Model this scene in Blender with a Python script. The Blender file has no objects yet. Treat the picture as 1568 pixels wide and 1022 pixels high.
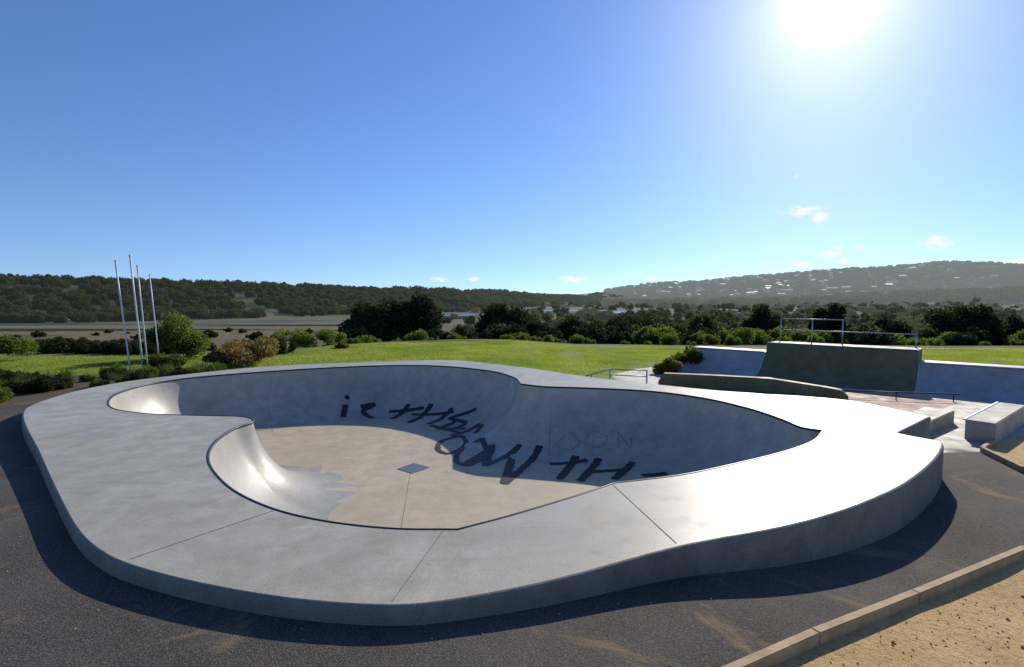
import bpy, math, random
import numpy as np
from mathutils import Vector
from mathutils.geometry import delaunay_2d_cdt
random.seed(7); rng=np.random.default_rng(7)
scene=bpy.context.scene
COL=bpy.context.collection
def link(o,parent=None):
    COL.objects.link(o)
    if parent: o.parent=parent
    return o
def empty(name,loc=(0,0,0)):
    e=bpy.data.objects.new(name,None); e.location=loc; return link(e)
def mesh_obj(name,verts,faces,mats,parent=None,smooth=False,midx=None):
    me=bpy.data.meshes.new(name)
    me.from_pydata([tuple(map(float,v)) for v in verts],[],[tuple(int(i) for i in f) for f in faces])
    for m in (mats if isinstance(mats,(list,tuple)) else [mats]): me.materials.append(m)
    if midx is not None: me.polygons.foreach_set("material_index",[int(i) for i in midx])
    if smooth: me.polygons.foreach_set("use_smooth",[True]*len(me.polygons))
    me.update()
    return link(bpy.data.objects.new(name,me),parent)
# ------------------------------------------------------------ materials
SUN_EL=math.radians(26.6); SUN_AZ=math.radians(31.1)
SD=Vector((math.sin(SUN_AZ)*math.cos(SUN_EL),math.cos(SUN_AZ)*math.cos(SUN_EL),math.sin(SUN_EL)))
HAZE=(0.50,0.57,0.58,1)
class M:
    def __init__(s,name):
        s.m=bpy.data.materials.new(name); s.m.use_nodes=True; s.nt=s.m.node_tree
        s.b=s.nt.nodes["Principled BSDF"]; s.out=s.nt.nodes["Material Output"]
        s.geo=s.nt.nodes.new("ShaderNodeNewGeometry")
    def n(s,t,**k):
        n=s.nt.nodes.new(t)
        for a,b in k.items(): setattr(n,a,b)
        return n
    def l(s,a,b): s.nt.links.new(a,b)
    def noise(s,scale,detail=4,rough=.6,stretch=None,dist=0):
        n=s.n("ShaderNodeTexNoise"); n.inputs["Scale"].default_value=scale; n.inputs["Detail"].default_value=detail
        n.inputs["Roughness"].default_value=rough; n.inputs["Distortion"].default_value=dist
        if stretch:
            mp=s.n("ShaderNodeMapping"); mp.inputs["Scale"].default_value=stretch
            s.l(s.geo.outputs["Position"],mp.inputs[0]); s.l(mp.outputs[0],n.inputs["Vector"])
        else: s.l(s.geo.outputs["Position"],n.inputs["Vector"])
        return n.outputs["Fac"]
    def ramp(s,fac,stops):
        r=s.n("ShaderNodeValToRGB"); e=r.color_ramp.elements
        while len(e)<len(stops): e.new(.5)
        for el,(p,c) in zip(e,stops):
            el.position=p; el.color=(*c,1) if len(c)==3 else c
        s.l(fac,r.inputs[0]); return r.outputs[0]
    def mix(s,fac,a,b,mode='MIX'):
        m=s.n("ShaderNodeMix",data_type='RGBA',blend_type=mode)
        for sock,v in ((m.inputs[0],fac),(m.inputs[6],a),(m.inputs[7],b)):
            if hasattr(v,"links"): s.l(v,sock)
            elif isinstance(v,(int,float)): sock.default_value=v
            else: sock.default_value=(*v,1) if len(v)==3 else v
        return m.outputs[2]
    def base(s,c):
        if hasattr(c,"links"): s.l(c,s.b.inputs["Base Color"])
        else: s.b.inputs["Base Color"].default_value=(*c,1)
        return s
    def set(s,**k):
        for a,v in k.items():
            i=s.b.inputs[a.replace("_"," ")]
            if hasattr(v,"links"): s.l(v,i)
            else: i.default_value=v
        return s
    def bump(s,h,strength=.3,dist=.02):
        b=s.n("ShaderNodeBump"); b.inputs["Strength"].default_value=strength; b.inputs["Distance"].default_value=dist
        s.l(h,b.inputs["Height"]); s.l(b.outputs[0],s.b.inputs["Normal"]); s.bn=b.outputs[0]; return s
    def translucent(s,col,fac):
        t=s.n("ShaderNodeBsdfTranslucent"); mx=s.n("ShaderNodeMixShader"); mx.inputs[0].default_value=fac
        if hasattr(col,"links"): s.l(col,t.inputs[0])
        else: t.inputs[0].default_value=(*col,1)
        s.l(s.b.outputs[0],mx.inputs[1]); s.l(t.outputs[0],mx.inputs[2]); s.l(mx.outputs[0],s.out.inputs[0]); s.last=mx.outputs[0]; return s
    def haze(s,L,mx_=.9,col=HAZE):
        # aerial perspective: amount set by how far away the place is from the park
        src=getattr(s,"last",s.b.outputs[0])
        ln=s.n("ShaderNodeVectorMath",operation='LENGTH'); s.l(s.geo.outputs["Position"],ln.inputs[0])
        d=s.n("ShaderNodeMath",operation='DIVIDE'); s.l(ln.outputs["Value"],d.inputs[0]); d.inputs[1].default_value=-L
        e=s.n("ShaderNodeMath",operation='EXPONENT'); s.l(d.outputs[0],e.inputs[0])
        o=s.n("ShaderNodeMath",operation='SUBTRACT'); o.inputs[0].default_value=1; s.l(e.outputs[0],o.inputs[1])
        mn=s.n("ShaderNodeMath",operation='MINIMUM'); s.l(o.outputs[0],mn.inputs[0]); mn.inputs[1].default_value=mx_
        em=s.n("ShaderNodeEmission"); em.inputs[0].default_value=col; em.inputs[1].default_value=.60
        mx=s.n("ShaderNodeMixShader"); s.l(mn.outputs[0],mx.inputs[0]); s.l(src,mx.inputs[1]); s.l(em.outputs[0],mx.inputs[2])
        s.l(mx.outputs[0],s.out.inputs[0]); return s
def concrete(name,c1,c2,rough=(.42,.62),stain=.5,bs=.15):
    k=M(name)
    big=k.noise(.55,5,.62,dist=.6); mid=k.noise(3.2,5,.6); fine=k.noise(60,4,.7)
    col=k.ramp(big,[(.36,c1),(.64,c2)])
    col=k.mix(k.ramp(mid,[(.35,(0,0,0)),(.75,(1,1,1))]),col,tuple(x*.82 for x in c1))
    st=k.noise(1.4,6,.75,stretch=(1,.5,1),dist=1.5)
    col=k.mix(k.ramp(st,[(.52,(0,0,0)),(.72,(stain,)*3)]),col,tuple(x*y for x,y in zip(c1,(.68,.62,.50))))
    st2=k.noise(.9,7,.8,stretch=(.6,1.3,1),dist=2.5)
    col=k.mix(k.ramp(st2,[(.58,(0,0,0)),(.68,(stain*.8,)*3)]),col,tuple(x*.60 for x in c1))
    st3=k.noise(1.1,5,.7,stretch=(.5,5,1),dist=.4)
    col=k.mix(k.ramp(st3,[(.60,(0,0,0)),(.66,(stain*.5,)*3)]),col,tuple(x*.64 for x in c1))
    st4=k.noise(9,5,.7,dist=.8)
    col=k.mix(k.ramp(st4,[(.66,(0,0,0)),(.72,(stain*.8,)*3)]),col,tuple(x*.55 for x in c1))
    col=k.mix(.4,col,k.ramp(fine,[(.3,(.25,)*3),(.7,(.8,)*3)]),'OVERLAY')
    k.base(col)
    mr=k.n("ShaderNodeMapRange"); k.l(mid,mr.inputs[0]); mr.inputs[1].default_value=.3; mr.inputs[2].default_value=.7
    mr.inputs[3].default_value=rough[0]; mr.inputs[4].default_value=rough[1]
    k.set(Roughness=mr.outputs[0]); k.bump(fine,bs,.004)
    return k.m
m_deck=concrete("deck_concrete",(.375,.335,.255),(.52,.47,.37),(.34,.56))
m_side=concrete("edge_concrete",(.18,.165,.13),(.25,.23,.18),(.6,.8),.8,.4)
m_bowl=concrete("bowl_wall_concrete",(.35,.33,.285),(.46,.43,.38),(.32,.5),.5,.08)
m_floor=concrete("bowl_floor_concrete",(.47,.385,.265),(.56,.46,.325),(.5,.65),.3,.08)
m_olive=concrete("olive_concrete",(.13,.108,.045),(.18,.15,.07),(.6,.8),.7)
m_ramp=concrete("ramp_concrete",(.30,.30,.30),(.38,.38,.37),(.4,.6))
m_slab=concrete("slab_concrete",(.36,.33,.27),(.44,.40,.34),(.6,.8))
m_pink=concrete("pink_concrete",(.36,.20,.14),(.42,.25,.18),(.7,.9))
def plain(name,c,rough=.5,metal=0):
    k=M(name); n=k.noise(25,4,.6)
    k.base(k.mix(k.ramp(n,[(.35,(0,0,0)),(.7,(1,1,1))]),tuple(x*.8 for x in c),c)); k.set(Roughness=rough,Metallic=metal); return k.m
m_coping=plain("coping_steel",(.04,.045,.06),.45,.6)
m_joint=plain("joint_filler",(.22,.20,.16),.9)
m_steel=plain("galvanised_steel",(.45,.46,.47),.4,.8)
m_pole=plain("white_painted_pole",(.75,.75,.75),.4)
m_paint=plain("black_spray_paint",(.012,.012,.018),.55)
m_drain=plain("drain_grate_metal",(.16,.18,.23),.5,.3)
m_bark=plain("bark",(.10,.075,.05),.9)
k=M("asphalt"); a=k.noise(.5,5,.65,dist=.5); b=k.noise(75,3,.85); d=k.noise(.9,7,.75,dist=.8); vo=k.n("ShaderNodeTexVoronoi"); vo.inputs["Scale"].default_value=110; k.l(k.geo.outputs["Position"],vo.inputs["Vector"])
c=k.ramp(a,[(.35,(.034,.031,.028)),(.65,(.085,.076,.065))]); c=k.mix(k.ramp(b,[(.45,(0,0,0)),(.68,(.85,.85,.85))]),c,(.19,.17,.14))
c=k.mix(k.ramp(d,[(.55,(0,0,0)),(.68,(.75,.75,.75))]),c,(.28,.19,.10)); k.base(c); k.set(Roughness=.95,Specular_IOR_Level=.2); k.bump(vo.outputs["Distance"],.4,.008); m_asph=k.m
k=M("sand_gravel"); a=k.noise(2,6,.7); b=k.noise(26,6,.8); e=k.noise(9,6,.75)
c=k.ramp(a,[(.3,(.60,.37,.14)),(.7,(.78,.52,.23))]); c=k.mix(k.ramp(b,[(.52,(0,0,0)),(.64,(.7,.7,.7))]),c,(.24,.15,.07)); k.base(c); k.set(Roughness=.95)
ad=k.n("ShaderNodeMath",operation='ADD'); k.l(b,ad.inputs[0]); k.l(e,ad.inputs[1]); k.bump(ad.outputs[0],.8,.04); m_sand=k.m
k=M("mulch"); a=k.noise(14,6,.8); k.base(k.ramp(a,[(.35,(.03,.022,.015)),(.7,(.18,.12,.08))])); k.set(Roughness=.95); k.bump(a,1,.05); m_mulch=k.m
k=M("lawn"); a=k.noise(.35,5,.6); b=k.noise(18,4,.8); c=k.ramp(a,[(.3,(.13,.18,.02)),(.7,(.22,.26,.035))]); c=k.mix(k.ramp(b,[(.4,(0,0,0)),(.7,(.6,.6,.6))]),c,(.07,.11,.012)); k.base(c); k.set(Roughness=.9,Specular_IOR_Level=.2); k.bump(b,.6,.04); m_lawn=k.m
k=M("grass_blades"); a=k.noise(.3,6,.7,dist=.5); c=k.ramp(a,[(.3,(.12,.18,.02)),(.7,(.25,.29,.045))]); k.base(c); k.set(Roughness=.6); k.translucent(k.ramp(a,[(.32,(.23,.33,.025)),(.68,(.50,.54,.09))]),.55); m_blade=k.m
# marsh plain & hills
k=M("marsh_terrain"); a=k.noise(.05,6,.65,stretch=(.5,1.6,1),dist=.5); b=k.noise(.9,5,.75,stretch=(.5,1,1)); e=k.noise(.012,5,.6)
c=k.ramp(a,[(.32,(.05,.06,.02)),(.44,(.17,.135,.06)),(.58,(.22,.17,.08)),(.70,(.06,.08,.025))]); c=k.mix(k.ramp(b,[(.38,(0,0,0)),(.65,(.85,.85,.85))]),c,(.06,.045,.02))
sx=k.n("ShaderNodeSeparateXYZ"); k.l(k.geo.outputs["Position"],sx.inputs[0])
mr=k.n("ShaderNodeMapRange"); k.l(sx.outputs[1],mr.inputs[0]); mr.inputs[1].default_value=150; mr.inputs[2].default_value=270
mr3=k.n("ShaderNodeMapRange"); k.l(sx.outputs[2],mr3.inputs[0]); mr3.inputs[1].default_value=-3.6; mr3.inputs[2].default_value=-2.4
yg=k.n("ShaderNodeMath",operation='GREATER_THAN'); k.l(sx.outputs[1],yg.inputs[0]); yg.inputs[1].default_value=75
ml=k.n("ShaderNodeMath",operation='MULTIPLY'); k.l(mr3.outputs[0],ml.inputs[0]); k.l(yg.outputs[0],ml.inputs[1])
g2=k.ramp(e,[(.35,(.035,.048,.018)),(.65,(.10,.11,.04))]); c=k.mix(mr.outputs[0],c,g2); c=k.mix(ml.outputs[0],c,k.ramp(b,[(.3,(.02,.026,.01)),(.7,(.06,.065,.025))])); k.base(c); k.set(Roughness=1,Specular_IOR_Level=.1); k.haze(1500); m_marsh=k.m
def foliage(name,c1,c2,tr,tf,sc=.8,haze=None):
    k=M(name); a=k.noise(sc,4,.6); oi=k.n("ShaderNodeObjectInfo")
    c=k.ramp(a,[(.35,c1),(.65,c2)])
    hs=k.n("ShaderNodeHueSaturation"); k.l(c,hs.inputs["Color"])
    mr=k.n("ShaderNodeMapRange"); k.l(oi.outputs["Random"],mr.inputs[0]); mr.inputs[3].default_value=.6; mr.inputs[4].default_value=1.4; k.l(mr.outputs[0],hs.inputs["Value"])
    mr2=k.n("ShaderNodeMapRange"); k.l(oi.outputs["Random"],mr2.inputs[0]); mr2.inputs[3].default_value=.52; mr2.inputs[4].default_value=.46; k.l(mr2.outputs[0],hs.inputs["Hue"])
    k.base(hs.outputs[0]); k.set(Roughness=.8,Specular_IOR_Level=.25); k.translucent(tr,tf)
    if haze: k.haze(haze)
    return k.m
m_dark=foliage("dark_foliage",(.014,.019,.008),(.036,.045,.014),(.055,.075,.012),.2)
m_bush=foliage("green_foliage",(.045,.068,.016),(.09,.12,.028),(.20,.28,.03),.42)
m_brown=foliage("brown_foliage",(.10,.075,.03),(.17,.13,.045),(.30,.23,.06),.45)
m_strap=foliage("strappy_foliage",(.024,.034,.010),(.055,.075,.018),(.15,.21,.03),.38)
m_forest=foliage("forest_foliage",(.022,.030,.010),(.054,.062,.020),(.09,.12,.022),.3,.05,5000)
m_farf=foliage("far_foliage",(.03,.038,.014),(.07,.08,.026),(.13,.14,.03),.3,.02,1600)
# ------------------------------------------------------------ curves in plan
def catmull(P,corners=(),step=.12,closed=True):
    n=len(P); out=[]
    for i in range(n if closed else n-1):
        p1=np.array(P[i]); p2=np.array(P[(i+1)%n])
        p0=np.array(P[(i-1)%n]) if (closed or i>0) else p1
        p3=np.array(P[(i+2)%n]) if (closed or i<n-2) else p2
        L=np.linalg.norm(p2-p1)
        t1=(p2-p0)/2; t2=(p3-p1)/2
        t1=t1/(np.linalg.norm(t1)+1e-9)*min(L,np.linalg.norm(t1)*1.0)
        t2=t2/(np.linalg.norm(t2)+1e-9)*min(L,np.linalg.norm(t2)*1.0)
        if i in corners: t1=(p2-p1)
        if (i+1)%n in corners: t2=(p2-p1)
        m=max(1,int(round(L/step)))
        for j in range(m):
            t=j/m; h00=2*t**3-3*t*t+1; h10=t**3-2*t*t+t; h01=-2*t**3+3*t*t; h11=t**3-t*t
            out.append(h00*p1+h10*t1+h01*p2+h11*t2)
    if not closed: out.append(np.array(P[-1]))
    return np.array(out)
OUT=[(-9.02,9.34),(-6.09,6.48),(-4.17,4.67),(-3.56,4.15),(-3.02,3.81),(-2.24,3.51),(-1.46,3.31),(-0.79,3.24),(-0.37,3.31),(0.31,3.55),(1.39,4.06),(2.41,4.42),(3.25,4.82),(4.22,5.43),(5.13,6.16),(5.78,6.77),(6.13,7.2),(5.98,7.5),(5.88,7.69),(7.29,8.8),(6.75,10.35),(4.65,11.42),(3.43,12.34),(2.02,13.52),(0.7,15.11),(-0.5,16.22),(-2.13,17.4),(-5.08,16.75),(-7.67,15.57),(-9.28,13.52),(-9.74,12.34),(-9.7,11.01)]
COP=[(-8.23,10.35),(-8.68,11.25),(-8.80,12.44),(-8.36,13.42),(-7.25,14.36),(-5.61,15.35),(-3.79,15.95),(-2.12,15.75),(-.64,14.68),(.05,13.42),(.22,12.34),(.75,11.96),(1.76,11.77),(3.10,11.34),(4.00,10.49),(4.46,9.45),(4.60,8.60),(4.62,8.05),(4.84,7.85),(4.33,7.25),(3.62,6.71),(2.69,6.17),(1.93,5.79),(1.12,5.53),(.645,5.15),(-.02,4.67),(-.48,4.38),(-1.065,4.40),(-1.70,4.55),(-2.31,4.83),(-2.95,5.31),(-3.56,5.97),(-3.97,6.57),(-4.26,7.25),(-4.40,8.02),(-4.33,8.46),(-4.70,8.78),(-5.53,8.87),(-6.60,9.06),(-7.51,9.51)]
OO=catmull(OUT,corners=(18,19),step=.12); CC=catmull(COP,corners=(10,18,23,26),step=.09)
def inside(poly,x,y):
    x=np.asarray(x,float); y=np.asarray(y,float); r=np.zeros(x.shape,bool); n=len(poly)
    for i in range(n):
        x1,y1=poly[i]; x2,y2=poly[(i+1)%n]
        if y1==y2: continue
        r^=((y1>y)!=(y2>y))&(x<(x2-x1)*(y-y1)/(y2-y1)+x1)
    return r
def pdist(poly,x,y):
    x=np.asarray(x,float).ravel(); y=np.asarray(y,float).ravel(); best=np.full(x.shape,1e9); n=len(poly)
    for i in range(n):
        x1,y1=poly[i]; x2,y2=poly[(i+1)%n]; dx,dy=x2-x1,y2-y1
        t=np.clip(((x-x1)*dx+(y-y1)*dy)/(dx*dx+dy*dy+1e-12),0,1)
        best=np.minimum(best,np.hypot(x-x1-t*dx,y-y1-t*dy))
    return best
def normals_in(P):
    t=np.roll(P,-1,0)-np.roll(P,1,0); t/=np.linalg.norm(t,axis=1)[:,None]
    A=.5*np.sum(P[:,0]*np.roll(P[:,1],-1)-np.roll(P[:,0],-1)*P[:,1])
    n=np.stack([-t[:,1],t[:,0]],1)
    return n if A>0 else -n
R=1.5; DEP=1.35; d0=R-math.sqrt(R*R-(R-DEP)**2)
def prof(d):
    d=np.clip(np.asarray(d,float)+d0,0,R)
    return -DEP+R-np.sqrt(np.maximum(R*R-(R-d)**2,0))
def bz(x,y):
    x=np.asarray(x,float).ravel(); y=np.asarray(y,float).ravel()
    d=pdist(CC,x,y); return np.where(inside(CC,x,y),prof(d),0)
# ------------------------------------------------------------ bowl
park=empty("skate_bowl")
pts=[tuple(p) for p in CC]; nC=len(CC); edges=[(i,(i+1)%nC) for i in range(nC)]
nin=normals_in(CC)
ths=[math.radians(a) for a in np.linspace(0,90,18)[1:]]
for j,a in enumerate(ths):
    d=R*(1-math.cos(a))-d0
    if d<=.004: continue
    Q=CC+nin*d
    dd=pdist(CC,Q[:,0],Q[:,1]); ok=(dd>=d-.006)&inside(CC,Q[:,0],Q[:,1])
    for q in Q[ok][::(1 if j<14 else 2)]: pts.append(tuple(q))
gx,gy=np.meshgrid(np.arange(-9,5.2,.3),np.arange(4,16.2,.3)); gx=gx.ravel(); gy=gy.ravel()
ok=inside(CC,gx,gy)&(pdist(CC,gx,gy)>R-d0+.05)
pts+=list(zip(gx[ok],gy[ok]))
v,e,f,*_=delaunay_2d_cdt([Vector(p) for p in pts],edges,[],0,1e-4)
V=np.array([tuple(p) for p in v]); F=np.array([list(q) for q in f]); cen=V[F].mean(1)
F=F[inside(CC,cen[:,0],cen[:,1])]; cen=V[F].mean(1)
dv=pdist(CC,V[:,0],V[:,1]); Z=prof(dv)
mi=(pdist(CC,cen[:,0],cen[:,1])>R-d0-.02).astype(int)
mesh_obj("bowl_surface",np.c_[V,Z],F,[m_bowl,m_floor],park,True,mi)
# coping tube
def tube(path,r,closed,seg=8):
    path=np.asarray(path,float); n=len(path); V=[];F=[]
    for i in range(n):
        a=path[(i-1)%n] if (closed or i>0) else path[i]; b=path[(i+1)%n] if (closed or i<n-1) else path[i]
        t=Vector(b-a).normalized(); up=Vector((0,0,1)) if abs(t.z)<.9 else Vector((1,0,0))
        s=t.cross(up).normalized(); u=s.cross(t)
        for k in range(seg):
            an=2*math.pi*k/seg; V.append(Vector(path[i])+s*math.cos(an)*r+u*math.sin(an)*r)
    m=n if closed else n-1
    for i in range(m):
        for k in range(seg):
            F.append((i*seg+k,i*seg+(k+1)%seg,((i+1)%n)*seg+(k+1)%seg,((i+1)%n)*seg+k))
    if not closed: F+= [tuple(range(seg))[::-1],tuple(range((n-1)*seg,n*seg))]
    return V,F
tv,tf=tube(np.c_[CC,np.full(nC,-.012)],.021,True); mesh_obj("steel_coping",tv,tf,m_coping,park,True)
# deck slab
no=normals_in(OO); nO=len(OO)
top=OO+no*.03
pts=[tuple(p) for p in CC]+[tuple(p) for p in top]
edges=[(i,(i+1)%nC) for i in range(nC)]+[(nC+i,nC+(i+1)%nO) for i in range(nO)]
gx,gy=np.meshgrid(np.arange(-10,8,.5),np.arange(3,18,.5)); gx=gx.ravel(); gy=gy.ravel()
ok=inside(top,gx,gy)&~inside(CC,gx,gy)&(pdist(CC,gx,gy)>.15)&(pdist(top,gx,gy)>.15)
pts+=list(zip(gx[ok],gy[ok]))
v,e,f,*_=delaunay_2d_cdt([Vector(p) for p in pts],edges,[],0,1e-5)
V=np.array([tuple(p) for p in v]); F=np.array([list(q) for q in f]); cen=V[F].mean(1)
F=F[inside(top,cen[:,0],cen[:,1])&~inside(CC,cen[:,0],cen[:,1])]
mesh_obj("deck",np.c_[V,np.zeros(len(V))],F,m_deck,park)
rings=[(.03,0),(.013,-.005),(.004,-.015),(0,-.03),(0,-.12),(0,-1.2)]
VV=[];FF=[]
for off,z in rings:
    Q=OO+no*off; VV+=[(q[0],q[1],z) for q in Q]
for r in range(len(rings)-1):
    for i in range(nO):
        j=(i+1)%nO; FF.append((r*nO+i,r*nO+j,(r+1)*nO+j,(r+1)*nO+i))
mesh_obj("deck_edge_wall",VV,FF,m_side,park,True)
# expansion joints (narrow filler strips)
def strip(name,path,w,zf,mat,parent,off=.004):
    path=np.asarray(path,float); V=[];F=[]
    for i in range(len(path)):
        t=path[min(i+1,len(path)-1)]-path[max(i-1,0)]; t/=np.linalg.norm(t)+1e-9; n=np.array([-t[1],t[0]])
        for s in (-1,1):
            q=path[i]+n*s*w/2; V.append((q[0],q[1],zf(q[0],q[1])+off))
        if i: F.append((2*i-2,2*i-1,2*i+1,2*i))
    return mesh_obj(name,V,F,mat,parent)
flat=lambda x,y:0
for i,(p,q) in enumerate([((-2.97,3.86),(-2.27,4.80)),((-.80,3.30),(-.60,4.35)),((1.36,4.12),(1.10,5.48)),((4.2,5.5),(3.62,6.6)),((5.95,7.6),(4.9,7.85)),((-9.6,11.8),(-8.8,11.8)),((-5.1,16.6),(-5.5,15.45)),((.6,15.0),(.12,13.5)),((3.4,12.2),(2.9,11.5)),((6.7,10.2),(4.4,9.6))]):
    strip("expansion_joint_%d"%(i+1),[p,q],.008,flat,m_joint,park,.003)
# bowl floor joints / drain
def surf_strip(name,path,w,mat,parent,off=.006,step=.05,wj=0,seed=0):
    rr=random.Random(seed); P=[np.array(path[0],float)]
    for a,b in zip(path[:-1],path[1:]):
        a=np.array(a,float); b=np.array(b,float); m=max(2,int(np.linalg.norm(b-a)/step))
        for i in range(1,m+1): P.append(a+(b-a)*i/m)
    P=np.array(P); e=.01
    z=bz(P[:,0],P[:,1]); zx=(bz(P[:,0]+e,P[:,1])-bz(P[:,0]-e,P[:,1]))/(2*e); zy=(bz(P[:,0],P[:,1]+e)-bz(P[:,0],P[:,1]-e))/(2*e)
    V=[];F=[]
    P3=np.c_[P,z]
    for i in range(len(P)):
        n=Vector((-zx[i],-zy[i],1)).normalized(); t=Vector(P3[min(i+1,len(P)-1)]-P3[max(i-1,0)]).normalized()
        s=n.cross(t).normalized(); ww=w*(1+wj*(rr.random()-.5))
        if i in(0,len(P)-1): ww*=.75
        c=Vector(P3[i])+n*off
        V+=[c-s*ww/2,c+s*ww/2]
        if i: F.append((2*i-2,2*i-1,2*i+1,2*i))
    return V,F
def joined(name,paths,w,mat,parent,off=.006,wj=0):
    V=[];F=[]
    for i,p in enumerate(paths):
        a,b=surf_strip("",p,w,mat,parent,off+.0007*(i%6),wj=wj,seed=i); o=len(V); V+=a; F+=[tuple(x+o for x in q) for q in b]
    return mesh_obj(name,V,F,mat,parent)
def curve(P): return [tuple(p) for p in catmull(P,step=.08,closed=False)]
G=[[(-4.93,15.0),(-4.83,14.44)],[(-4.99,15.16),(-4.90,15.24)],curve([(-4.5,15.05),(-4.15,15.2),(-4.38,14.88),(-3.99,14.49)]),[(-3.65,14.98),(-2.62,15.1)],[(-3.11,15.3),(-3.43,14.42)],
[(-2.41,15.2),(-2.87,13.95)],[(-1.75,14.77),(-2.3,13.8)],[(-2.95,14.82),(-1.67,14.56)],curve([(-1.0,14.25),(-1.73,14.26),(-1.27,13.7),(-1.76,13.1)]),[(-2.19,13.65),(-1.31,12.84)],[(-1.55,14.0),(-1.95,13.3)],
[(-0.84,13.31),(-1.53,12.59)],[(-0.92,12.64),(-0.78,13.18)],[(-2.0,13.3),(-1.2,13.25)]]
G2=[curve([(-1.25,12.6),(-1.68,12.1),(-1.66,11.35),(-1.36,11.1),(-1.08,11.8),(-1.25,12.55)]),curve([(-0.72,12.05),(-1.12,11.5),(-1.18,10.6),(-0.88,10.3),(-0.56,11.0),(-.72,12.02)])]
G3=[[(-1.01,10.26),(-0.45,11.55)],[(-0.45,11.55),(-0.56,10.25)],[(-0.56,10.25),(0.18,11.3)],[(0.03,11.15),(-0.14,9.2)],[(-0.14,9.2),(0.62,11.15)],
curve([(0.78,10.37),(1.15,10.42),(1.58,10.55)]),[(1.37,10.74),(0.89,9.45)],[(1.83,10.6),(1.27,9.35)],[(2.49,10.37),(1.92,9.45)],[(1.44,9.86),(2.32,10.01)],[(2.5,9.66),(3.0,9.74)]]
joined("graffiti_lettering",G+G3,.165,m_paint,park,.006,.4)
joined("graffiti_round_letters",G2,.12,m_paint,park,.011,.4)
m_scuff=plain("graffiti_ghost",(.25,.245,.235),.6)
joined("faded_tag",[curve([(1.2,11.35),(1.0,11.1),(1.25,10.95),(1.5,11.15),(1.3,11.38)]),curve([(1.75,11.3),(1.6,11.05),(1.9,10.95),(2.1,11.15),(1.8,11.33)]),[(2.3,10.85),(2.35,11.2)],[(2.35,11.2),(2.55,10.78)],[(2.55,10.78),(2.62,11.05)]],.022,m_scuff,park,.004,.3)
joined("floor_joint_lines",[[(-2.0,9.9),(-1.3,5.0)],[(-4.2,15.6),(-4.0,14.1)],[(.9,11.8),(.75,10.45)],[(-6.9,14.3),(-6.1,12.9)],[(-8.6,11.4),(-7.3,11.3)]],.008,m_joint,park,.003)
mesh_obj("drain_cover",[(-2.30,10.05,-DEP+.008),(-1.95,9.78,-DEP+.008),(-1.66,10.14,-DEP+.008),(-2.04,10.42,-DEP+.008)],[(0,1,2,3)],m_drain,park)
# ------------------------------------------------------------ ground
def sst(a,b,x): t=np.clip((np.asarray(x,float)-a)/(b-a),0,1); return t*t*(3-2*t)
RID=[(-300,60,3),(-262,110,12),(-198,198,14.5),(-148,255,14),(-82,390,13),(-25,590,13),(67,800,12),(200,1200,10)]
HILL=[(250,1750,16),(400,1550,38),(550,1480,58),(700,1400,70),(900,1350,86),(1070,1300,96),(1300,1290,84),(1700,1250,92)]
H2=[(330,800,2),(480,720,8),(650,650,16),(900,600,24),(1300,560,30)]
FAR=[(-300,4200,10),(300,4300,45),(700,4300,62),(1100,4200,75),(2000,4000,120)]
def ridge(x,y,L,hw,pw=1):
    best=np.zeros_like(x)
    for (x1,y1,h1),(x2,y2,h2) in zip(L[:-1],L[1:]):
        dx,dy=x2-x1,y2-y1; t=np.clip(((x-x1)*dx+(y-y1)*dy)/(dx*dx+dy*dy),0,1)
        d=np.hypot(x-x1-t*dx,y-y1-t*dy); h=h1+(h2-h1)*t
        best=np.maximum(best,h*(1-sst(0,1,d/hw))**pw)
    return best
def g(x,y):
    x=np.atleast_1d(np.asarray(x,float)); y=np.atleast_1d(np.asarray(y,float))
    z=-.13-.37*sst(-1,5,x)-.09*sst(4,9,-x)-.05*sst(6,10,x)-.10*sst(14,20,y)
    z=z+.03*np.sin(x*.7+1)*np.sin(y*.5)*sst(16,22,y)
    ye=np.interp(x,[-16,-11,-9,-3,8,40],[22,24,27,29,29.5,28.5])
    r=np.hypot(x,y); z=z+(-5-z)*np.where(y>-5,sst(0,1,(y-ye)/30),0)
    far=sst(60,140,r)
    z=z+far*(ridge(x,y,RID,56)+ridge(x,y,HILL,620)+ridge(x,y,H2,230)+ridge(x,y,FAR,900))
    z=z+sst(120,600,r)*1.2*np.sin(x*.021+y*.013)
    return z
asph=[(-30,10.0),(-12,10.0),(-10.8,10.9),(-10.5,12.2),(-10,13),(-9.2,12.5),(-2,10),(6.0,9),(6.2,8.2),(7.9,8.46),(7.54,7.4),(8.6,6.9),(14,6.9),(14,5.3),(7,5.3),(5.06,4.91),(3.26,4.0),(2.06,3.35),(.5,2.45),(-1,1.5),(-1,-4),(-30,-4)]
mulch=[(-30,10),(-12,10),(-10.8,10.9),(-10.5,12.2),(-10,13),(-9.3,13.6),(-8.3,14.8),(-8.2,15.8),(-9.3,16.4),(-11,16.0),(-14,15),(-30,13.5)]
lawn=[(-30,13.5),(-14,15),(-11,16.0),(-9.3,16.4),(-8.2,15.8),(-8.3,14.8),(-5,13),(2,11),(3,12.6),(3.4,17.5),(6.5,21),(8.5,20.5),(13.5,15.5),(22,10),(40,10),(40,28.5),(8,29.5),(-3,28.7),(-9,26.7),(-11,23.5),(-16,21.7),(-30,21.3)]
slab=[(2.9,12.0),(3,12.8),(3.4,17.5),(6.5,21),(8.5,20.5),(13.5,15.5),(22,10),(22,9),(11,10.3),(8.6,9.0),(7.9,8.46),(6.2,8.2),(5.5,9),(3,11)]
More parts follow.
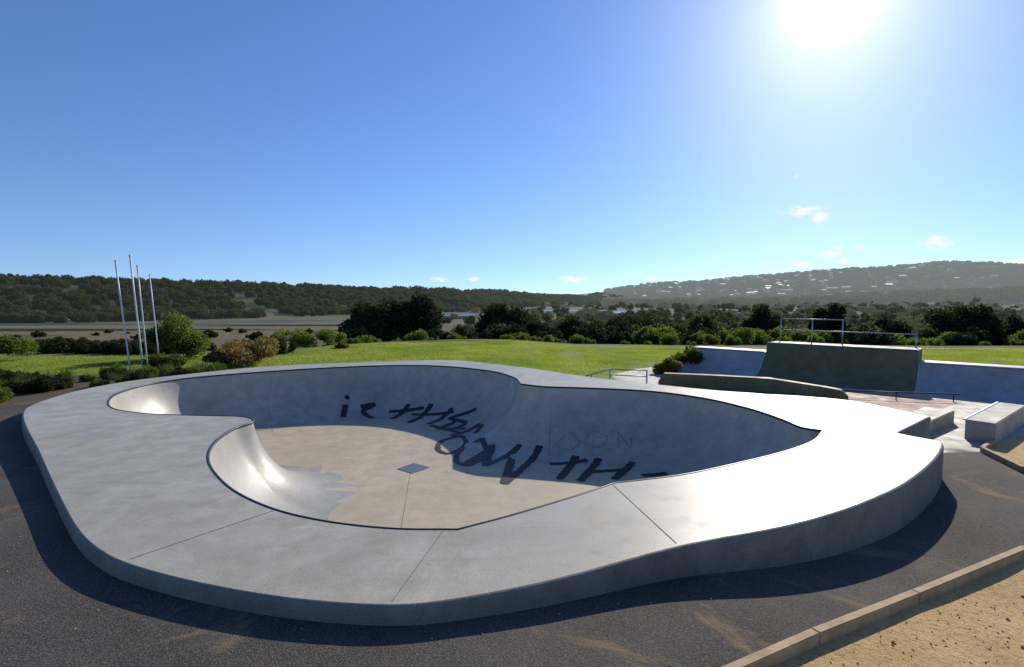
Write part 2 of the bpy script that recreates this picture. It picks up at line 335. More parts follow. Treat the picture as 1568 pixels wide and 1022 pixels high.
sandb=[(7.9,8.46),(8.6,9.0),(11,10.3),(22,9),(22,6.9),(8.6,6.9),(7.54,7.4)]
sanda=[(-1,1.5),(.5,2.45),(2.06,3.35),(3.26,4.0),(5.06,4.91),(7,5.3),(14,5.3),(30,5.3),(30,-4),(-1,-4)]
pink=[(6.6,10.4),(9.6,11.6),(11.5,12.9),(10.5,13.9),(9.2,15.0),(7.2,16.0),(4.5,13)]
regs=[("painted_slab_panel",pink,m_pink),("skatepark_slab",slab,m_slab),("sand_bed",sandb,m_sand),("sand_bed",sanda,m_sand),("asphalt_path",asph,m_asph),("mulch_bed",mulch,m_mulch),("grass_field",lawn,m_lawn)]
pts=[];edges=[]
hole=OO+no*.08
def addloop(L):
    o=len(pts); pts.extend([tuple(map(float,p)) for p in L]); n=len(L); edges.extend([(o+i,o+(i+1)%n) for i in range(n)])
addloop(hole[::2])
for _,L,_m in regs: addloop(L)
NA=192; RR=70.0
addloop([(RR*math.cos(2*math.pi*i/NA),RR*math.sin(2*math.pi*i/NA)) for i in range(NA)])
def addgrid(x0,x1,y0,y1,s,test):
    gx,gy=np.meshgrid(np.arange(x0,x1,s),np.arange(y0,y1,s)); gx=gx.ravel()+.013; gy=gy.ravel()+.017
    ok=test(gx,gy)
    pts.extend(zip(gx[ok].tolist(),gy[ok].tolist()))
near=lambda x,y:(x>-14)&(x<14)&(y>-4)&(y<19)
addgrid(-14,14,-4,19,.4,lambda x,y:near(x,y)&~inside(hole,x,y))
addgrid(-68,68,-68,68,2.0,lambda x,y:(np.hypot(x,y)<68.5)&~near(x,y))
v,e,f,*_=delaunay_2d_cdt([Vector(p) for p in pts],edges,[],0,1e-4)
V=np.array([tuple(p) for p in v]); F=np.array([list(q) for q in f]); cen=V[F].mean(1); Z=g(V[:,0],V[:,1]); V3=np.c_[V,Z]
keep=~inside(hole,cen[:,0],cen[:,1]); used=np.zeros(len(F),bool)
def sub(name,mask,mat):
    ff=F[mask]; ids,inv=np.unique(ff,return_inverse=True); return mesh_obj(name,V3[ids],inv.reshape(ff.shape),mat,None,True)
sandmask=None
for name,L,mat in regs:
    m=keep&~used&inside(L,cen[:,0],cen[:,1]); used|=m
    if name=="sand_bed":
        if sandmask is None: sandmask=m; continue
        m=m|sandmask
    sub(name,m,mat)
rest=keep&~used
ff=F[rest]; ids,inv=np.unique(ff,return_inverse=True); GV=[tuple(p) for p in V3[ids]]; GF=[tuple(q) for q in inv.reshape(ff.shape)]
o=len(GV); radii=[RR]
while radii[-1]<9000: radii.append(radii[-1]*1.045)
for r in radii:
    a=np.arange(NA)*2*math.pi/NA; x=r*np.cos(a); y=r*np.sin(a); z=g(x,y)
    GV+=list(zip(x,y,z))
for i in range(len(radii)-1):
    for j in range(NA):
        k2=(j+1)%NA; GF.append((o+i*NA+j,o+(i+1)*NA+j,o+(i+1)*NA+k2,o+i*NA+k2))
mesh_obj("terrain",GV,GF,m_marsh,None,True)
# water
k=M("estuary_water"); k.base((.14,.19,.23)); k.set(Roughness=.12); k.bump(k.noise(3,3),.2,.05); m_water=k.m
WAT=[(-26,222,12,22),(60,268,18,22),(110,262,12,12),(-112,128,48,6),(-60,150,30,5),(160,330,40,16),(20,330,60,14)]
wv=[];wf=[]
for cx,cy,rx,ry in WAT:
    o=len(wv); n=28
    for i in range(n):
        an=2*math.pi*i/n; q=1+.2*math.sin(3*an+cx)
        wv.append((cx+rx*q*math.cos(an),cy+ry*q*math.sin(an),-3.75))
    wf.append(tuple(range(o,o+n)))
mesh_obj("water",wv,wf,m_water)
# ------------------------------------------------------------ foliage meshes
def leaves(lobes,n,size,shell=.35,seed=0,aspect=1.6):
    r=np.random.default_rng(seed); lobes=np.array(lobes,float); vol=lobes[:,3]*lobes[:,4]; idx=r.choice(len(lobes),n,p=vol/vol.sum())
    d=r.normal(size=(n,3)); d/=np.linalg.norm(d,axis=1)[:,None]
    rad=1-np.abs(r.normal(0,shell,n)); rad=np.clip(rad,.2,1.0)+r.normal(0,.06,n)
    L=lobes[idx]; c=L[:,:3]+d*rad[:,None]*np.stack([L[:,3],L[:,4],L[:,5]],1)
    u=r.normal(size=(n,3)); u/=np.linalg.norm(u,axis=1)[:,None]; w=r.normal(size=(n,3)); w=np.cross(u,w); w/=np.linalg.norm(w,axis=1)[:,None]
    s=size*r.uniform(.5,1.4,n)[:,None]
    V=np.stack([c-u*s*aspect/2,c-w*s/2,c+u*s*aspect/2,c+w*s/2],1).reshape(-1,3)
    F=np.arange(4*n).reshape(-1,4); return V,F
def lobeset(w,h,n,seed,z0=.0,spread=.75):
    r=random.Random(seed); L=[]
    for i in range(n):
        a=r.uniform(0,2*math.pi); q=math.sqrt(r.random())*spread*w/2; t=1-(q/(w/2))**2
        zz=z0+(h-z0)*(.25+.55*r.random()*max(.3,t)); s=w*r.uniform(.12,.25)
        L.append([q*math.cos(a),q*math.sin(a),zz,s,s,s*r.uniform(.6,.95)])
    hi=max(l[2]+l[5] for l in L); wx=max(abs(l[0])+l[3] for l in L)
    for l in L:
        l[2]*=h/hi; l[5]*=h/hi
        for j in (0,1,3,4): l[j]*=(w/2)/wx
    return L
def plant_mesh(name,w,h,nl,n,size,mat,seed,trunk=True,z0=None):
    z0=h*.12 if z0 is None else z0
    L=lobeset(w,h,nl,seed,z0); V,F=leaves(L,n,size,seed=seed); V=[tuple(p) for p in V]; F=[tuple(q) for q in F]; mi=[0]*len(F)
    if trunk:
        r=random.Random(seed+1)
        segs=[((0,0,-.3),(r.uniform(-.1,.1)*w*.3,0,h*.35),w*.035,w*.025)]
        for l in L[:7]: segs.append((segs[0][1],(l[0]*.8,l[1]*.8,l[2]),w*.018,w*.006))
        for a,b,r1,r2 in segs:
            a=Vector(a);b=Vector(b);t=(b-a).normalized();s=t.cross(Vector((.3,1,.1))).normalized();u=s.cross(t);o=len(V)
            for c,rr in((a,r1),(a.lerp(b,.5)+Vector((.03*w*r.uniform(-1,1),0,0)),(r1+r2)/2),(b,r2)):
                for q in range(6): V.append(tuple(c+s*math.cos(q*math.pi/3)*rr+u*math.sin(q*math.pi/3)*rr))
            for ring in range(2):
                for q in range(6): F.append((o+ring*6+q,o+ring*6+(q+1)%6,o+ring*6+6+(q+1)%6,o+ring*6+6+q)); mi.append(1)
    me=bpy.data.meshes.new(name); me.from_pydata(V,[],F); me.materials.append(mat); me.materials.append(m_bark)
    me.polygons.foreach_set("material_index",mi); me.update(); return me
def put(name,me,x,y,dz=0,rz=0,s=1):
    ob=bpy.data.objects.new(name,me); ob.location=(x,y,float(g(x,y)[0])+dz); ob.rotation_euler=(0,0,rz); ob.scale=(s,s,s); return link(ob)
def scatter(name,mesh,items,parent):
    V=[];F=[]
    for x,y,z,s,rz in items:
        o=len(V); c=math.cos(rz)*s/2; q=math.sin(rz)*s/2
        V+=[(x-c+q,y-q-c,z),(x+c+q,y+q-c,z),(x+c-q,y+q+c,z),(x-c-q,y-q+c,z)]; F.append((o,o+1,o+2,o+3))
    ob=mesh_obj(name,V,F,m_lawn,parent); ob.instance_type='FACES'; ob.use_instance_faces_scale=True
    ob.show_instancer_for_render=False; ob.show_instancer_for_viewport=False
    ch=bpy.data.objects.new(name+"_unit",mesh); link(ch,ob); return ob
# individual dark trees behind the lawn
def tr(a,D,w,ztop,mat,seed,n=9000,size=.14,name="coastal_tree",nl=18):
    x=a*D;y=D; gz=float(g(x,y)[0]); h=ztop-gz
    me=plant_mesh(name,w,h,nl,n,size,mat,seed,z0=h*.1); return put(name,me,x,y)
tr(-.198,41,5.2,2.75,m_dark,11,15000); tr(-.285,40,4.6,2.0,m_dark,12,11000); tr(-.245,42,4.5,2.3,m_dark,13,9000)
tr(-.018,43,5.0,1.9,m_dark,14,11000); tr(.49,44,3.9,1.75,m_dark,15); tr(.615,43,3.9,1.9,m_dark,16); tr(.885,40,5.6,1.85,m_dark,17,12000); tr(.985,41,3.2,1.0,m_dark,18,6000)
tr(.13,41,4.2,.9,m_dark,19,7000); tr(.235,42,4.8,1.0,m_dark,20,7000); tr(.36,44,4,.9,m_dark,21,6000); tr(.05,42,3,.5,m_dark,22,6000); tr(.74,43,3.5,.7,m_dark,23,6000)
shr=empty("shrub_belt")
bm=[plant_mesh("shrub_leafy_%d"%i,1.5,1.0,9,2600,.06,m_bush,40+i,False,.0) for i in range(3)]
bd=[plant_mesh("shrub_dark_%d"%i,1.5,1.0,9,2600,.06,m_dark,50+i,False,.0) for i in range(2)]
for i,me in enumerate(bm+bd):
    it=[]
    for _ in range(44 if i<3 else 50):
        a=random.uniform(-.40,1.3); D=random.uniform(32,41) if i<3 else random.uniform(34,45); x=a*D; 
        if a<-.3: D=random.uniform(29,36); x=a*D
        gz=float(g(x,D)[0]); top=random.uniform(-.8,.35) if i<3 else random.uniform(-.5,.6)
        if a<-.3: top=-.6-random.random()*.5
        it.append((x,D,gz-.2,max(.7,top-gz+.2)*random.uniform(.65,1.05),random.uniform(0,6.28)))
    scatter("shrub_group_%d"%i,me,it,shr)
# bushes dotted over the reeds
it=[]
for _ in range(60):
    D=random.uniform(70,125); a=random.uniform(-1.1,-.3); x=a*D
    if any(((x-cx)/(rx*1.3))**2+((D-cy)/(ry*2.2))**2<1 for cx,cy,rx,ry in WAT): continue
    it.append((x,D,float(g(x,D)[0])-.4,random.uniform(.6,2.0),random.uniform(0,6)))
scatter("reed_bed_shrubs",bd[0],it,shr)
it=[(a*D,D,float(g(a*D,D)[0])-.2,random.uniform(.45,.95),random.uniform(0,6)) for a,D in [(random.uniform(-1.05,-.42),random.uniform(22.5,25.5)) for _ in range(56)]]
scatter("bank_shrubs",bd[1],it,shr)
# left garden
put("round_bush",plant_mesh("round_bush",2.3,1.9,16,15000,.06,m_bush,60,True,.0),-13.3,20.2)
put("brown_shrub",plant_mesh("brown_shrub",2.0,1.05,10,8000,.05,m_brown,61,True,.0),-9.4,18.2)
put("brown_shrub",plant_mesh("brown_shrub",1.2,.7,8,5000,.05,m_brown,62,True,.0),-10.2,17.5)
for x,y,w,h,m in [(-11.6,17.3,1.3,.55,m_strap),(-19.8,19.6,2,1.1,m_bush),(-11.4,26.5,2.6,1.1,m_bush),(-9.8,27.6,1.8,.9,m_bush),(-8.4,25.3,.8,.35,m_brown),(6.6,19.2,1.4,.9,m_strap),(7.6,21.3,1.6,.8,m_strap),(5.6,18.2,1.2,.6,m_brown)]:
    put("shrub",plant_mesh("shrub",w,h,8,4500,.05,m,int(x*10)+500,True,.0),x,y)
def strappy(seed,n=130):
    r=random.Random(seed);V=[];F=[]
    for i in range(n):
        a=r.uniform(0,6.28); L=r.uniform(.35,.75); lean=r.uniform(.2,.95); x0=r.uniform(-.12,.12); y0=r.uniform(-.12,.12); w=.011
        ca,sa=math.cos(a),math.sin(a); o=len(V)
        for j in range(5):
            t=j/4; rr=lean*L*t**1.6; z=L*t*(1-.42*lean*t); ww=w*(1-t*.85)
            V+=[(x0+ca*rr-sa*ww,y0+sa*rr+ca*ww,z),(x0+ca*rr+sa*ww,y0+sa*rr-ca*ww,z)]
            if j: F.append((o+2*j-2,o+2*j-1,o+2*j+1,o+2*j))
    me=bpy.data.meshes.new("strappy_plant"); me.from_pydata(V,[],F); me.materials.append(m_strap); return me
gp=empty("garden_planting")
for i in range(3):
    it=[]
    while len(it)<34:
        x=random.uniform(-19,-8.6); y=random.uniform(10.8,16.2)
        if not inside(mulch,[x],[y])[0] or pdist(mulch,[x],[y])[0]<.35: continue
        if x>-12 and y<13.6 and random.random()<.5: continue
        it.append((x,y,float(g(x,y)[0])-.02,random.uniform(.45,.85),random.uniform(0,6.28)))
    scatter("flax_group_%d"%i,strappy(70+i),it,gp)
for j,me in enumerate((bd[0],bm[0])):
    it=[]
    while len(it)<(60 if j==0 else 16):
        x=random.uniform(-18,-8.8); y=random.uniform(11.2,16)
        if inside(mulch,[x],[y])[0] and pdist(mulch,[x],[y])[0]>.5: it.append((x,y,float(g(x,y)[0])-.06,random.uniform(.22,.5),random.uniform(0,6)))
    scatter("low_shrub_group_%d"%j,me,it,gp)
# grass blades on lawn
gv=[];gf=[]; r=random.Random(5)
for i in range(1500):
    x=r.gauss(0,.42);y=r.gauss(0,.42);h=r.uniform(.02,.07);a=r.uniform(0,6.28);w=.006;o=len(gv);lx=r.uniform(-.03,.03);ly=r.uniform(-.03,.03)
    gv+=[(x-math.cos(a)*w,y-math.sin(a)*w,0),(x+math.cos(a)*w,y+math.sin(a)*w,0),(x+lx,y+ly,h)]; gf.append((o,o+1,o+2))
gm=bpy.data.meshes.new("turf_tile"); gm.from_pydata(gv,[],gf); gm.materials.append(m_blade)
X_,Y_=np.meshgrid(np.arange(-29,39,1.0),np.arange(10.5,29.5,1.0)); X_=X_.ravel()+rng.uniform(-.5,.5,X_.size); Y_=Y_.ravel()+rng.uniform(-.5,.5,Y_.size)
ok=inside(lawn,X_,Y_)&(pdist(lawn,X_,Y_)>.5)&~inside(OO,X_,Y_)&(pdist(OO,X_,Y_)>.8)&(np.abs(X_)<Y_*1.15)
X_=X_[ok];Y_=Y_[ok];Z_=g(X_,Y_)
it=[(float(a),float(b),float(c)-.004,random.uniform(.9,1.2),random.uniform(0,6.28)) for a,b,c in zip(X_,Y_,Z_)]
tf_=empty("turf"); scatter("turf_tiles",gm,it,tf_)
# forests
fm=[plant_mesh("forest_crown_%d"%i,1.25,1.0,12,1500,.075,m_forest,80+i,False,.0) for i in range(3)]
ffm=[plant_mesh("far_crown_%d"%i,1.25,1.0,9,500,.12,m_farf,90+i,False,.0) for i in range(2)]
fr=empty("forested_ridge"); items=[[],[],[]]
for a,b in zip(RID[:-1],RID[1:]):
    L=math.hypot(b[0]-a[0],b[1]-a[1]); D=math.hypot((a[0]+b[0])/2,(a[1]+b[1])/2)
    sp=4.0 if D<420 else 7
    n=int(L*75/(sp*sp)*1.3)
    for _ in range(n):
        t=random.random(); o=random.uniform(-62,15); nx,ny=-(b[1]-a[1])/L,(b[0]-a[0])/L
        x=a[0]+(b[0]-a[0])*t; y=a[1]+(b[1]-a[1])*t
        sgn=1 if (nx*x+ny*y)>0 else -1
        x+=nx*sgn*o; y+=ny*sgn*o
        items[random.randrange(3)].append((x,y,float(g(x,y)[0])-.8,random.uniform(.75,1.15)*sp*1.1,random.uniform(0,6.28)))
for i in range(3): scatter("ridge_trees_%d"%i,fm[i],items[i],fr)
pl=empty("distant_trees"); items=[[],[],[]]
def waterfree(x,y): return all(((x-cx)/(rx*1.4))**2+((y-cy)/(ry*1.9))**2>1 for cx,cy,rx,ry in WAT)
for _ in range(2200):
    D=70*math.exp(random.random()*2.5); a=random.uniform(-.35,1.35)
    if a<-.1 and D<150: continue
    if a<.15 and random.random()<.5: continue
    x=a*D;y=D
    if not waterfree(x,y): continue
    s=random.uniform(1.4,3.8)*(1+D/600)
    items[random.randrange(3)].append((x,y,float(g(x,y)[0])-.5,s,random.uniform(0,6.28)))
for i in range(3): scatter("plain_trees_%d"%i,fm[i] if i<2 else ffm[0],items[i],pl)
items=[[],[]]
for _ in range(5200):
    a=random.uniform(.18,1.35); D=random.uniform(560,1500); x=a*D;y=D
    z=float(g(x,y)[0])
    if z<3 and random.random()<.5: continue
    items[random.randrange(2)].append((x,y,z-1.5,random.uniform(6,14),random.uniform(0,6.28)))
for i in range(2): scatter("hill_trees_%d"%i,ffm[i],items[i],pl)
# ------------------------------------------------------------ hillside houses
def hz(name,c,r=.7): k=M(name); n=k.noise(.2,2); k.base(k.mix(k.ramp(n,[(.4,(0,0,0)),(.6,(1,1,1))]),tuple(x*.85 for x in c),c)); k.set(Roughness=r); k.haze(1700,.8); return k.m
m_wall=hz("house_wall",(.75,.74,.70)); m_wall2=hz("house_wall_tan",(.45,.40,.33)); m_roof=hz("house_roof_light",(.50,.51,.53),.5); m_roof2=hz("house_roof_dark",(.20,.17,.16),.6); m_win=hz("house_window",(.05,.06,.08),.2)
def house_mesh(i,w,d,h,mw,mr):
    V=[];F=[];mi=[]
    def box(x0,x1,y0,y1,z0,z1,m):
        o=len(V); V.extend([(x0,y0,z0),(x1,y0,z0),(x1,y1,z0),(x0,y1,z0),(x0,y0,z1),(x1,y0,z1),(x1,y1,z1),(x0,y1,z1)])
        for q in [(0,1,5,4),(1,2,6,5),(2,3,7,6),(3,0,4,7),(4,5,6,7)]: F.append(tuple(o+k for k in q)); mi.append(m)
    box(-w/2,w/2,-d/2,d/2,-3,h,0)
    for sx in np.linspace(-w*.35,w*.35,4):
        box(sx-.7,sx+.7,-d/2-.05,-d/2+.02,1,2.4,2)
        if h>4: box(sx-.7,sx+.7,-d/2-.05,-d/2+.02,4,5.3,2)
    o=len(V); e=.6; rh=h+d*.25
    V.extend([(-w/2-e,-d/2-e,h-.1),(w/2+e,-d/2-e,h-.1),(w/2+e,d/2+e,h-.1),(-w/2-e,d/2+e,h-.1),(-w/2,0,rh),(w/2,0,rh)])
    for q in [(0,1,5,4),(2,3,4,5),(0,4,3),(1,2,5)]: F.append(tuple(o+k for k in q)); mi.append(1)
    me=bpy.data.meshes.new("hillside_house_%d"%i); me.from_pydata(V,[],F)
    for m in (mw,mr,m_win): me.materials.append(m)
    me.polygons.foreach_set("material_index",mi); return me
hm=[house_mesh(0,12,8,3.2,m_wall,m_roof),house_mesh(1,10,8,6,m_wall,m_roof2),house_mesh(2,14,9,6,m_wall2,m_roof),house_mesh(3,10,8,6,m_wall2,m_roof)]
town=empty("hillside_houses"); n=0
while n<200:
    a=random.uniform(.22,1.15); D=random.uniform(900,1420); x=a*D;y=D; z=float(g(x,y)[0])
    if z<6 or random.random()>.3+.7*math.exp(-((a-.45)/.25)**2): continue
    h=bpy.data.objects.new("house",random.choice(hm)); h.location=(x,y,z+random.uniform(.5,2.5)); h.rotation_euler=(0,0,random.uniform(-.7,.7)-math.atan2(x,y)); s_=random.uniform(.7,1.1); h.scale=(s_,)*3; link(h,town); n+=1
# ------------------------------------------------------------ skatepark pieces
def box_obj(name,cx,cy,L,W,z0,z1,ang,mat,parent=None,bev=.015):
    import bmesh
    bm_=bmesh.new(); bmesh.ops.create_cube(bm_,size=1)
    for v_ in bm_.verts: v_.co=Vector((v_.co.x*L,v_.co.y*W,v_.co.z*(z1-z0)))
    bmesh.ops.bevel(bm_,geom=bm_.edges[:],offset=bev,segments=2,affect='EDGES')
    me=bpy.data.meshes.new(name); bm_.to_mesh(me); bm_.free(); me.materials.append(mat)
    ob=bpy.data.objects.new(name,me); ob.location=(cx,cy,(z0+z1)/2); ob.rotation_euler=(0,0,ang); return link(ob,parent)
FZ=-.56
B0=np.array([7.9,16.7]); dS=np.array([.735,-.678]); dT=np.array([.678,.735])
def quarter(name,s0,s1,h,mat,plat,parent,sidecut=0,rad=1.5):
    N=14; tmax=math.sqrt(rad*rad-(rad-h)**2); V=[];F=[]
    prof_=[(tmax*0,-.02)]+[(rad*math.sin(an),rad*(1-math.cos(an))) for an in np.linspace(0,math.acos((rad-h)/rad),N)]+[(tmax+plat,h),(tmax+plat,-.4),(0,-.4)]
    m=len(prof_)
    for s in (s0,s1):
        for t,z in prof_:
            p=B0+dS*s+dT*t; V.append((p[0],p[1],FZ+z))
    for i in range(m): j=(i+1)%m; F.append((i,j,m+j,m+i))
    F.append(tuple(range(m))[::-1]); F.append(tuple(range(m,2*m)))
    mesh_obj(name,V,F,mat,parent)
    p=B0+dT*(tmax-.01); a=p+dS*(s0+.03); b=p+dS*(s1-.03)
    tv,tf=tube([(a[0],a[1],FZ+h+.005),(b[0],b[1],FZ+h+.005)],.025,False); mesh_obj(name+"_coping",tv,tf,m_steel,parent)
    return tmax
qp=empty("quarter_pipe")
tm=quarter("raised_centre",0,4.15,1.12,m_olive,1.1,qp)
quarter("low_wing_1",-2.7,-.01,.80,m_ramp,.9,qp); quarter("low_wing_2",4.16,11,.78,m_ramp,.9,qp)
rl=empty("platform_railing")
bt=tm+1.0
def P3(s,z): p=B0+dS*s+dT*bt; return (p[0],p[1],z)
zt=FZ+1.12
def rtube(name,a,b,r,mat,parent): tv,tf=tube([a,b],r,False,10); mesh_obj(name,tv,tf,mat,parent,True)
for i,(s,z) in enumerate([(.15,.82),(1.15,.82),(2.05,.82),(4.0,.45)]): rtube("post_%d"%i,P3(s,zt-.05),P3(s,zt+z),.022,m_steel,rl)
rtube("top_rail",P3(.15,zt+.82),P3(2.05,zt+.82),.02,m_steel,rl); rtube("mid_rail",P3(.15,zt+.42),P3(4.0,zt+.42),.018,m_steel,rl)
# low olive wall behind the deck
a=np.array([3.62,12.60]); b=np.array([7.05,10.62]); t=(b-a)/np.linalg.norm(b-a); nn=np.array([-t[1],t[0]]); nn=nn if nn[1]>0 else -nn; L=np.linalg.norm(b-a)
V=[];F=[];S=[(0,.02),(.03,.22),(.3,.25),(.62,.27),(.9,.16),(.97,.12),(1,.0)]
for s,h in S:
    for o,z in ((.03,-.7),(.03,h-.015),(.045,h),(.25,h),(.265,h-.015),(.265,-.7)):
        p=a+t*L*s+nn*o; V.append((p[0],p[1],z))
for i in range(len(S)-1):
    for q in range(5): F.append((i*6+q,i*6+q+1,i*6+7+q,i*6+6+q))
F+=[tuple(range(6)),tuple(range(len(V)-6,len(V)))[::-1]]
mesh_obj("low_concrete_wall",V,F,m_olive)
hr=empty("stair_handrail")
for i,(p,q) in enumerate([((2.15,13.75,-.45),(2.15,13.75,.03)),((2.6,13.50,-.45),(2.6,13.50,.20)),((3.5,13.2,-.5),(3.5,13.2,.22))]): rtube("post_%d"%i,p,q,.02,m_steel,hr)
rtube("sloped_rail",(2.0,13.83,-.03),(2.6,13.50,.20),.02,m_steel,hr); rtube("top_rail",(2.6,13.5,.20),(3.5,13.2,.22),.02,m_steel,hr); rtube("lower_rail",(2.6,13.5,.05),(3.5,13.2,.05),.014,m_steel,hr)
gr=empty("grind_rail")
rtube("rail",(8.6,13.5,-.36),(11.4,12.9,-.36),.016,m_paint,gr)
for i,s in enumerate((.05,.5,.95)): x=8.6+2.8*s;y=13.5-.6*s; rtube("leg_%d"%i,(x,y,-.6),(x,y,-.36),.014,m_paint,gr)
le=empty("grind_ledge"); box_obj("block",9.55,9.95,2.7,.42,-.62,-.17,math.atan2(.60,.80),m_slab,le); box_obj("steel_edge",9.42,10.14,2.68,.04,-.19,-.164,math.atan2(.60,.80),m_steel,le,.004)
le2=empty("manual_pad"); box_obj("block",8.25,10.15,2.2,.5,-.62,-.28,math.atan2(.60,.80),m_slab,le2)
# timber edging
k=M("treated_timber"); n=k.noise(6,6,.7,stretch=(1,1,1)); k.base(k.ramp(n,[(.3,(.28,.19,.09)),(.7,(.48,.35,.20))])); k.set(Roughness=.85); k.bump(k.noise(30,4),.4,.01); m_timber=k.m
te=empty("timber_edging")
def timber(path,i0):
    for i,(p,q) in enumerate(zip(path[:-1],path[1:])):
        p=np.array(p);q=np.array(q);L=np.linalg.norm(q-p);c=(p+q)/2;z0=float(g(*p)[0]);z1=float(g(*q)[0])
        ob=box_obj("sleeper_%d"%(i0+i),c[0],c[1],L-.004,.065,(z0+z1)/2-.12,(z0+z1)/2+.085,math.atan2(q[1]-p[1],q[0]-p[0]),m_timber,te,.005)
        ob.rotation_euler=(0,-math.atan2(z1-z0,L),ob.rotation_euler[2])
timber([(-1,1.5),(.5,2.45),(2.06,3.35),(3.26,4.0),(5.06,4.91),(7,5.3),(10,5.3),(14,5.3)],0); timber([(8.6,9.0),(7.9,8.46),(7.54,7.4),(8.6,6.9),(11,6.9),(14,6.9)],10)
# poles
for x,y,dx,zt_,r_ in [(-12.3,16.4,-.32,3.25,.024),(-12.1,16.7,-.27,3.45,.026),(-11.8,16.5,-.2,3.1,.022),(-11.75,17.0,-.22,2.85,.019)]:
    fp=empty("flagpole",(x,y,0)); z0=float(g(x,y)[0]); 
    V_,F_=tube([(0,0,z0-.1),(dx*.3,0,z0+(zt_-z0)*.3),(dx*.65,0,z0+(zt_-z0)*.65),(dx,0,zt_)],r_,False,10)
    mesh_obj("shaft",V_,F_,m_pole,fp,True)
    V_,F_=tube([(0,0,z0-.02),(0,0,z0+.05)],r_*3.2,False,12); mesh_obj("base_collar",V_,F_,m_steel,fp)
    V_,F_=tube([(dx,0,zt_),(dx*1.004,0,zt_+.05)],r_*1.35,False,10); mesh_obj("cap",V_,F_,m_pole,fp)
# loose stones on the asphalt and in the sand
V=[];F=[]
sx_=np.r_[rng.uniform(-9,7,500),rng.uniform(1,9,2200)]; sy_=np.r_[rng.uniform(2.2,9,500),rng.uniform(1.8,5,2200)]; isa=np.arange(2700)<500
ok=np.where(isa,inside(asph,sx_,sy_),inside(sanda,sx_,sy_))&~inside(OO,sx_,sy_)&(pdist(OO,sx_,sy_)>.05)
for x,y,z0 in zip(sx_[ok],sy_[ok],g(sx_[ok],sy_[ok])):
    x=float(x);y=float(y)
    s=random.uniform(.004,.011) if random.random()<.97 else .02; z=float(z0)+s*.3; o=len(V)
    for dx,dy,dz in [(1,0,0),(-.2,1,0),(-1,-.1,0),(.1,-1,0),(0,0,.9),(0,0,-.9)]: V.append((x+dx*s*random.uniform(.7,1.2),y+dy*s,z+dz*s*.7))
    F+=[tuple(o+k for k in q) for q in [(0,1,4),(1,2,4),(2,3,4),(3,0,4),(1,0,5),(2,1,5),(3,2,5),(0,3,5)]]
mesh_obj("loose_stones",V,F,m_sand)
# ------------------------------------------------------------ sky + sun
w=bpy.data.worlds.new("World"); scene.world=w; w.use_nodes=True; nt=w.node_tree; bg=nt.nodes["Background"]
sky=nt.nodes.new("ShaderNodeTexSky"); sky.sky_type='NISHITA'; sky.sun_disc=False; sky.sun_elevation=SUN_EL; sky.sun_rotation=SUN_AZ
sky.air_density=1.0; sky.dust_density=0.12; sky.ozone_density=3.0; sky.altitude=0
tc=nt.nodes.new("ShaderNodeTexCoord"); sp=nt.nodes.new("ShaderNodeSeparateXYZ"); nt.links.new(tc.outputs["Generated"],sp.inputs[0])
def mth(op,a,b=None,cl=False):
    n=nt.nodes.new("ShaderNodeMath"); n.operation=op; n.use_clamp=cl
    for i,x in enumerate((a,b)):
        if x is None: continue
        if hasattr(x,"links"): nt.links.new(x,n.inputs[i])
        else: n.inputs[i].default_value=x
    return n.outputs[0]
cb=nt.nodes.new("ShaderNodeCombineXYZ"); nt.links.new(sp.outputs[0],cb.inputs[0]); nt.links.new(sp.outputs[1],cb.inputs[1]); nt.links.new(mth('ADD',mth('MULTIPLY',mth('MAXIMUM',sp.outputs[2],0.0),.95),.072),cb.inputs[2])
nv=nt.nodes.new("ShaderNodeVectorMath"); nv.operation='NORMALIZE'; nt.links.new(cb.outputs[0],nv.inputs[0]); nt.links.new(nv.outputs[0],sky.inputs[0])
hs=nt.nodes.new("ShaderNodeHueSaturation"); hs.inputs["Saturation"].default_value=1.12; nt.links.new(sky.outputs[0],hs.inputs["Color"])
tn=nt.nodes.new("ShaderNodeMix"); tn.data_type='RGBA'; tn.blend_type='MULTIPLY'; tn.inputs[0].default_value=1; nt.links.new(hs.outputs[0],tn.inputs[6]); tn.inputs[7].default_value=(1.02,1.06,1.28,1)
# forward-scattered light round the sun
dt=nt.nodes.new("ShaderNodeVectorMath"); dt.operation='DOT_PRODUCT'; nt.links.new(tc.outputs["Generated"],dt.inputs[0]); dt.inputs[1].default_value=tuple(SD)
th=mth('ARCCOSINE',mth('MINIMUM',dt.outputs["Value"],1.0))
q1=mth('DIVIDE',th,math.radians(2.2)); core=mth('MULTIPLY',mth('EXPONENT',mth('MULTIPLY',mth('MULTIPLY',q1,q1),-1.0)),22.0)
halo=mth('MULTIPLY',mth('EXPONENT',mth('DIVIDE',th,-math.radians(5.4))),9.0)
au=mth('ADD',core,halo)
ac=nt.nodes.new("ShaderNodeMix"); ac.data_type='RGBA'; ac.blend_type='MULTIPLY'; ac.inputs[0].default_value=1; nt.links.new(au,ac.inputs[6]); ac.inputs[7].default_value=(1,.98,.94,1)
sm=nt.nodes.new("ShaderNodeMix"); sm.data_type='RGBA'; sm.blend_type='ADD'; sm.inputs[0].default_value=1; nt.links.new(tn.outputs[2],sm.inputs[6]); nt.links.new(ac.outputs[2],sm.inputs[7])
az=mth('ARCTAN2',sp.outputs[0],sp.outputs[1]); el=mth('ARCSINE',sp.outputs[2])
cn=nt.nodes.new("ShaderNodeTexNoise"); cn.inputs["Scale"].default_value=55; cn.inputs["Detail"].default_value=7; cn.inputs["Roughness"].default_value=.66
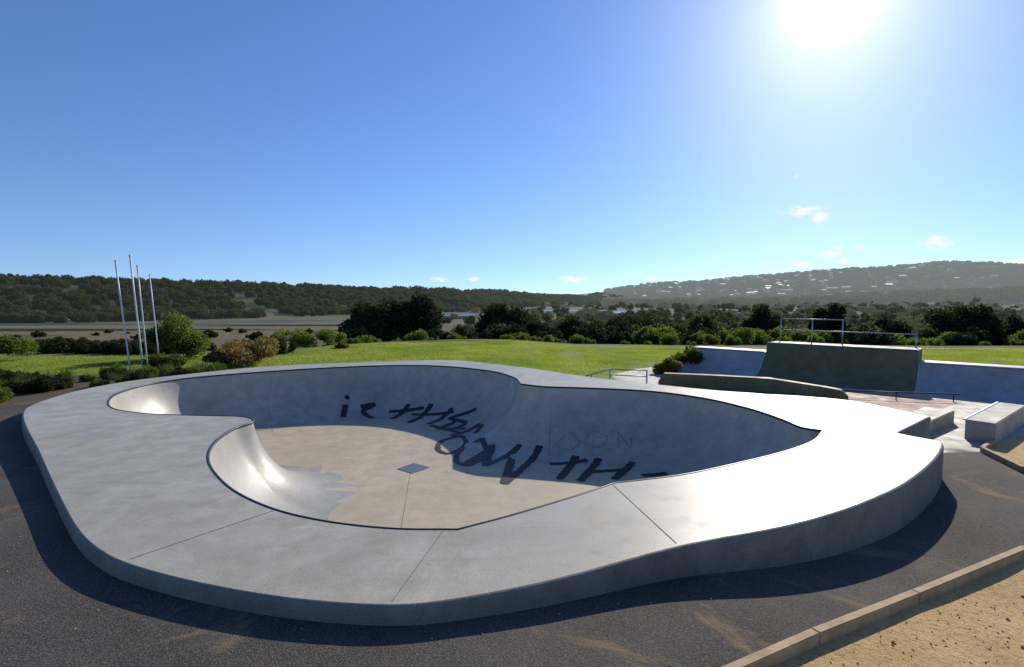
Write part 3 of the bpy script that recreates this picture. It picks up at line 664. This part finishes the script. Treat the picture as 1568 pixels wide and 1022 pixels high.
mp=nt.nodes.new("ShaderNodeMapping"); mp.inputs["Scale"].default_value=(1,1,2.2); nt.links.new(tc.outputs["Generated"],mp.inputs[0]); nt.links.new(mp.outputs[0],cn.inputs["Vector"])
tot=None
for a,e_,wd,ht,st in [(29.3,8.6,3.4,.9,1.05),(30.6,8.0,1.8,1.3,1.0),(39.4,5.0,2.0,.9,1.15),(31.6,4.4,1.5,.8,1.15),(29.3,3.6,1.7,.7,1.1),(32.2,5.0,1,.6,.95),(32.6,3.8,1,.5,1),(34,4.9,.7,.5,.85),(36,4.6,.9,.5,.8),(6.8,2.5,3.0,.6,1.1),(-7.9,2.4,2.0,.45,1),(-4.3,2.4,1.3,.45,.95),(15.2,2.5,1.4,.45,.95),(44,2.9,4,.8,1.2),(26,3.6,.9,.5,.75),(28.5,12,.8,.5,.6)]:
    dx=mth('DIVIDE',mth('SUBTRACT',az,math.radians(a)),math.radians(wd)); dy=mth('DIVIDE',mth('SUBTRACT',el,math.radians(e_)),math.radians(ht))
    m_=mth('MULTIPLY',mth('SUBTRACT',1.0,mth('SQRT',mth('ADD',mth('MULTIPLY',dx,dx),mth('MULTIPLY',dy,dy))),True),st)
    tot=m_ if tot is None else mth('MAXIMUM',tot,m_)
dens=mth('MULTIPLY',mth('SUBTRACT',mth('ADD',mth('MULTIPLY',tot,.8),mth('MULTIPLY',cn.outputs["Fac"],1.6)),1.10),2.2,True)
dens=mth('MULTIPLY',dens,mth('GREATER_THAN',tot,.001))
mx=nt.nodes.new("ShaderNodeMix"); mx.data_type='RGBA'; nt.links.new(dens,mx.inputs[0]); nt.links.new(sm.outputs[2],mx.inputs[6]); mx.inputs[7].default_value=(8.5,8.5,8.5,1)
nt.links.new(mx.outputs[2],bg.inputs[0]); bg.inputs[1].default_value=.115
l=bpy.data.lights.new("sun",'SUN'); l.energy=5; l.angle=math.radians(.5); l.color=(1,.93,.80)
lo=link(bpy.data.objects.new("sun",l)); lo.rotation_euler=SD.to_track_quat('Z','Y').to_euler(); lo.location=(20,33,20)
# ------------------------------------------------------------ camera
cam=bpy.data.cameras.new("camera"); cam.lens=18; cam.sensor_width=36; cam.clip_end=20000; cam.clip_start=.05
co=link(bpy.data.objects.new("camera",cam)); co.location=(0,0,2); co.rotation_euler=(math.radians(90-3.6),0,0); scene.camera=co
scene.view_settings.view_transform='Standard'; scene.view_settings.look='None'; scene.view_settings.exposure=0
